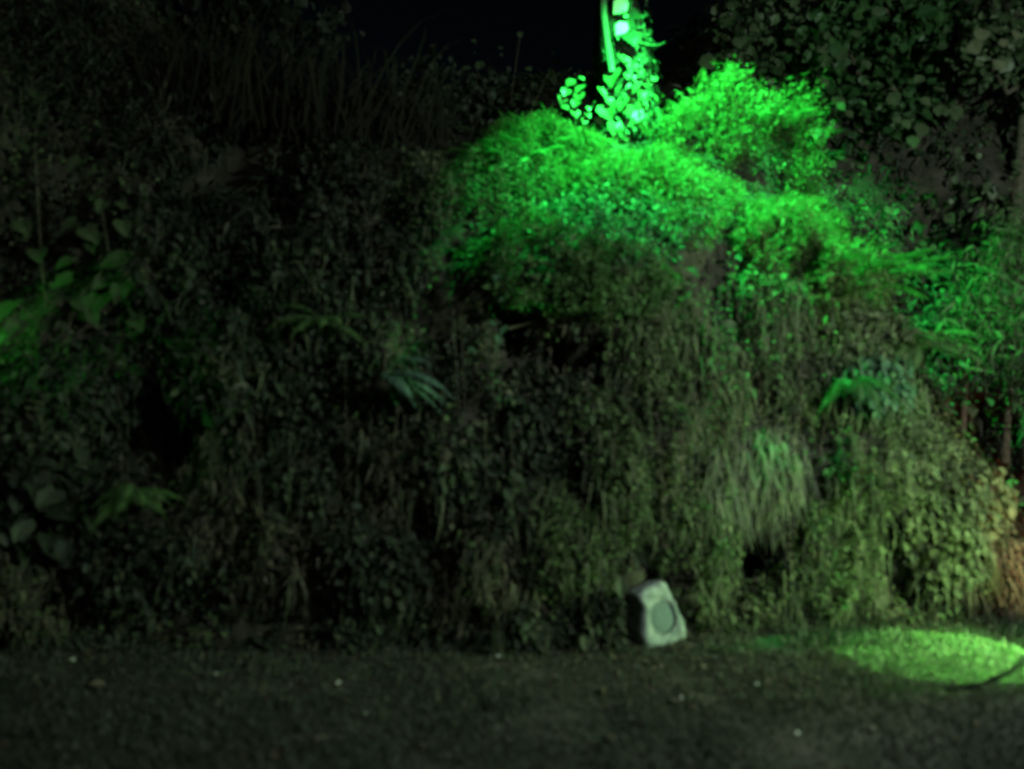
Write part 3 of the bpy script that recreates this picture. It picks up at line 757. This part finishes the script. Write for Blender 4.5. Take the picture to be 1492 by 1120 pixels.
# ------------------------------------------------------------------ tall reeds, shrubs and trees behind
def reed_clump(px, py, Y, label, n, L, sx):
    b = W(px, py, Y)
    t = thing('reed_clump', label, 'reeds', b, 'reed clumps on the dark upper bank')
    mb = MB()
    for k in range(n):
        base = b + rng.normal(0, 1, 3) * np.array([sx, .2, .03])
        a = rng.normal(0, .35); l = L * (.6 + .5 * rng.random()); s = np.linspace(0, 1, 7)
        pts = base + np.stack([np.sin(a) * s * l + rng.normal(0, .25) * s ** 3 * l, rng.normal(0, .2) * s ** 2 * l - .12 * s ** 3 * l, s * l - .5 * s ** 3.5 * l], -1)
        w = .008 * (1 - s ** 2) + .001
        side = np.array([math.cos(a), .3, 0])
        V = np.concatenate([pts - side * w[:, None], pts + side * w[:, None]])
        mb.add(V, [(i, i + 1, i + 8, i + 7) for i in range(6)])
    mb.build('blades', M['reed'], t, origin=b)['kind'] = 'stuff'
reed_clump(470, 215, 6.3, 'brownish clump of drooping reeds beside the dark gap', 170, 1.35, .38)
reed_clump(580, 225, 6.6, 'shorter reed clump next to the dark gap', 110, .85, .25)
reed_clump(330, 200, 6.2, 'tall dim reed clump farthest from the dark gap', 130, 1.5, .3)

def crown_tree(px, py, Y, crowns, label, leaf, mat, n, trunk_px, big_leaves=(), cat='tree', name='tree', group='trees behind the bank', sz=1.0, tmpl=None, r0=.07):
    b = W(px, py, Y)
    t = thing(name, label, cat, b, group)
    tm, L, wr, mk = KIND[leaf]
    tk = MB(); mb = MB()
    tot = sum(c[3] * c[4] for c in crowns)
    top = W(*trunk_px)
    tk.tube([b - np.array([0, 0, .3]), b * .5 + top * .5 + np.array([.05, 0, 0]), top], r0, r0 * .5, 8)
    for (cx, cy, cY, rx, ry) in crowns:
        c = W(cx, cy, cY); m = int(n * rx * ry / tot)
        tk.tube([b * .4 + top * .6, (b * .3 + top * .3 + c * .4), c], r0 * .45, r0 * .12, 5)
        ns = max(6, m // 40)
        sc = np.array([rx / F * cY, .6 * (rx + ry) / 2 / F * cY, ry / F * cY])
        q = rng.normal(0, 1, (ns, 3)); q = norm(q) * (rng.random((ns, 1)) ** .4) * sc
        for w in q: 
            k = m // ns
            P = c + w + rng.normal(0, .10, (k, 3)); D = rng.normal(0, .6, (k, 3)) + np.array([0, -.2, -.5]); N = rng.normal(0, .5, (k, 3)) + np.array([0, -.5, .7])
            ls = L * sz * np.exp(rng.normal(0, .3, k))
            mb.leaves(P, D, N, ls, ls * wr, tm)
    tk.build('trunk', M['stem'], t, origin=b, smooth=True)
    mb.build('crown', M[mat], t, origin=b)
    for (lx, ly, lY, s) in big_leaves:
        leaf_part(t, b, lx, ly, lY, s, (rng.normal(0, .5), -.3, -.7), (rng.normal(0, .3) - .2, -.75, .6), M['round'] if cat == 'tree' and sz > .76 or sz == .7 else M['olive'], 'oval', .95)
    return t

crown_tree(1130, 330, 7.6, [(1075,60,7.5,40,80),(1130,60,7.5,60,80),(1120,130,7.5,60,40)],
  'round-leaved tree standing nearest the ivy-clad trunk across the black gap', 'round', 'round', 1500, (1120,-30,7.7),
  [(1068,8,7.2,20),(1066,30,7.2,28),(1100,42,7.2,18),(1075,62,7.2,22),(1076,85,7.1,18),(1072,105,7.1,18),(1030,90,7.2,28),(1172,25,7.3,14),(1040,130,7.3,34),(1125,140,7.3,32)], sz=.7)
crown_tree(1300, 480, 7.2, [(1230,60,7.3,90,90),(1330,40,7.2,90,80),(1300,140,7.2,90,50),(1250,190,7.2,80,40)],
  'large dark tree with small glinting leaves in the upper corner', 'round', 'canopy', 3000, (1290,-60,7.3),
  [(random.uniform(1180, 1400), random.uniform(5, 200), random.uniform(6.75, 7.0), random.uniform(13, 26)) for _ in range(26)] +
  [(1302,143,6.7,24),(1348,148,6.4,18),(1320,180,6.4,18),(1370,160,6.4,22),(1340,115,6.4,18),(1225,155,6.5,16),(1330,205,6.4,22),(1258,150,6.5,12)], sz=.8, r0=.1)
crown_tree(1470, 400, 6.6, [(1470,30,6.5,60,60),(1440,90,6.4,40,40),(1520,100,6.5,50,60)],
  'tree with yellowish leaves at the top corner, one leaf shining pale', 'round', 'round', 900, (1500,-60,6.8),
  [(1420,68,6.1,26),(1455,95,5.9,24),(1462,62,6.1,16),(1430,50,6.1,26),(1480,50,6.1,18)], sz=.75)
crown_tree(1465, 620, 6.3, [(1460,430,6.0,50,80),(1490,340,6.0,45,60),(1420,470,5.95,50,50),(1500,520,5.9,50,60)],
  'yellow-green bush growing behind the low end of the ridge', 'feather', 'small', 4200, (1465,400,6.2), cat='bush', name='bush', group='bushes behind the ridge', sz=1.1, r0=.03)
crown_tree(1400, 640, 6.4, [(1390,480,6.1,50,60),(1370,540,6.0,45,40)],
  'dark blue-green bush between the ridge fern and the yellow-green bush', 'teal', 'dark', 1500, (1395,480,6.3), cat='bush', name='bush', group='bushes behind the ridge', sz=.8, r0=.03)
crown_tree(1190, 420, 7.1, [(1200,290,7.0,60,60),(1240,330,6.8,60,40),(1170,260,7.0,40,40)],
  'withered brown bush behind the top of the ridge', 'dry', 'litter', 1300, (1200,270,7.1), cat='bush', name='bush', group='bushes behind the ridge', sz=.8, r0=.025)
crown_tree(120, 20, 7.2, [(60,-20,7,140,80),(250,-10,7.2,140,80),(400,20,7.4,120,70)],
  'black tree mass over the shaded left bank', 'round', 'dark', 1800, (150,-200,7.4), r0=.12)

crown_tree(660, 260, 7.2, [(640,150,7.2,70,60),(720,165,7.3,70,45),(600,190,7.0,60,50)],
  'dark bush between the reeds and the ivy-clad trunk', 'round', 'dark', 1500, (660,150,7.3), cat='bush', name='bush', group='bushes behind the crest', sz=.6, r0=.025)
fern(700, 235, 6.3, 'sprawling fern where the green glow ends near the dark bush', 9, .42, .2, 3.0, width=.07, droop=.5, elev=.5)
fern(850, 225, 6.4, 'bright fern at the foot of the ivy-clad trunk beside the upright sprig', 8, .4, .3, 3.0, width=.06, droop=.45, elev=.5)

# ------------------------------------------------------------------ black cable and pale petals on the lawn
def on_ground(px, py):
    Y = CAMZ * F / (py - HZ); x = (px - CX) / F * Y
    for _ in range(4):
        z = float(ground_z(np.array([x]), np.array([Y]))[0]); Y = (CAMZ - z) * F / (py - HZ); x = (px - CX) / F * Y
    return np.array([x, Y, z])
cb = [on_ground(a, b) + np.array([0, 0, h]) for a, b, h in [(1372,1004,.0),(1392,1007,.008),(1412,1006,.012),(1430,1002,.016),(1450,994,.02),(1468,985,.022),(1484,974,.022),(1500,958,.02),(1516,938,.018)]]
cb = np.array(cb)
o = MB().tube(cb, .012, .015, 8).build('cable', M['black'], smooth=True, origin=cb[0])
tag(o, 'black cable curving along the near edge of the bright green grass', 'cable')
for (px, py, sz) in [(110,965,8),(722,960,8),(490,1000,8),(995,1022,8),(502,1068,8),(1248,1073,9),(1165,1072,8),(312,985,6),(1100,1000,6),(60,1064,5),(535,1044,5),(1040,960,5),(1305,897,8)]:
    c = on_ground(px, py); L = sz / F * c[1]
    mb = MB().leaves(c[None] + np.array([[0, 0, .014]]), np.array([[rng.normal(0, 1), rng.normal(0, .3), .25]]), np.array([[rng.normal(0, .2), -.5, .8]]), L, L * .7, 'oval')
    tag(mb.build('fallen_petal', M['pale'], origin=c), 'pale fallen petal lying on the dark ground', 'petal', 'pale petals scattered on the lawn')
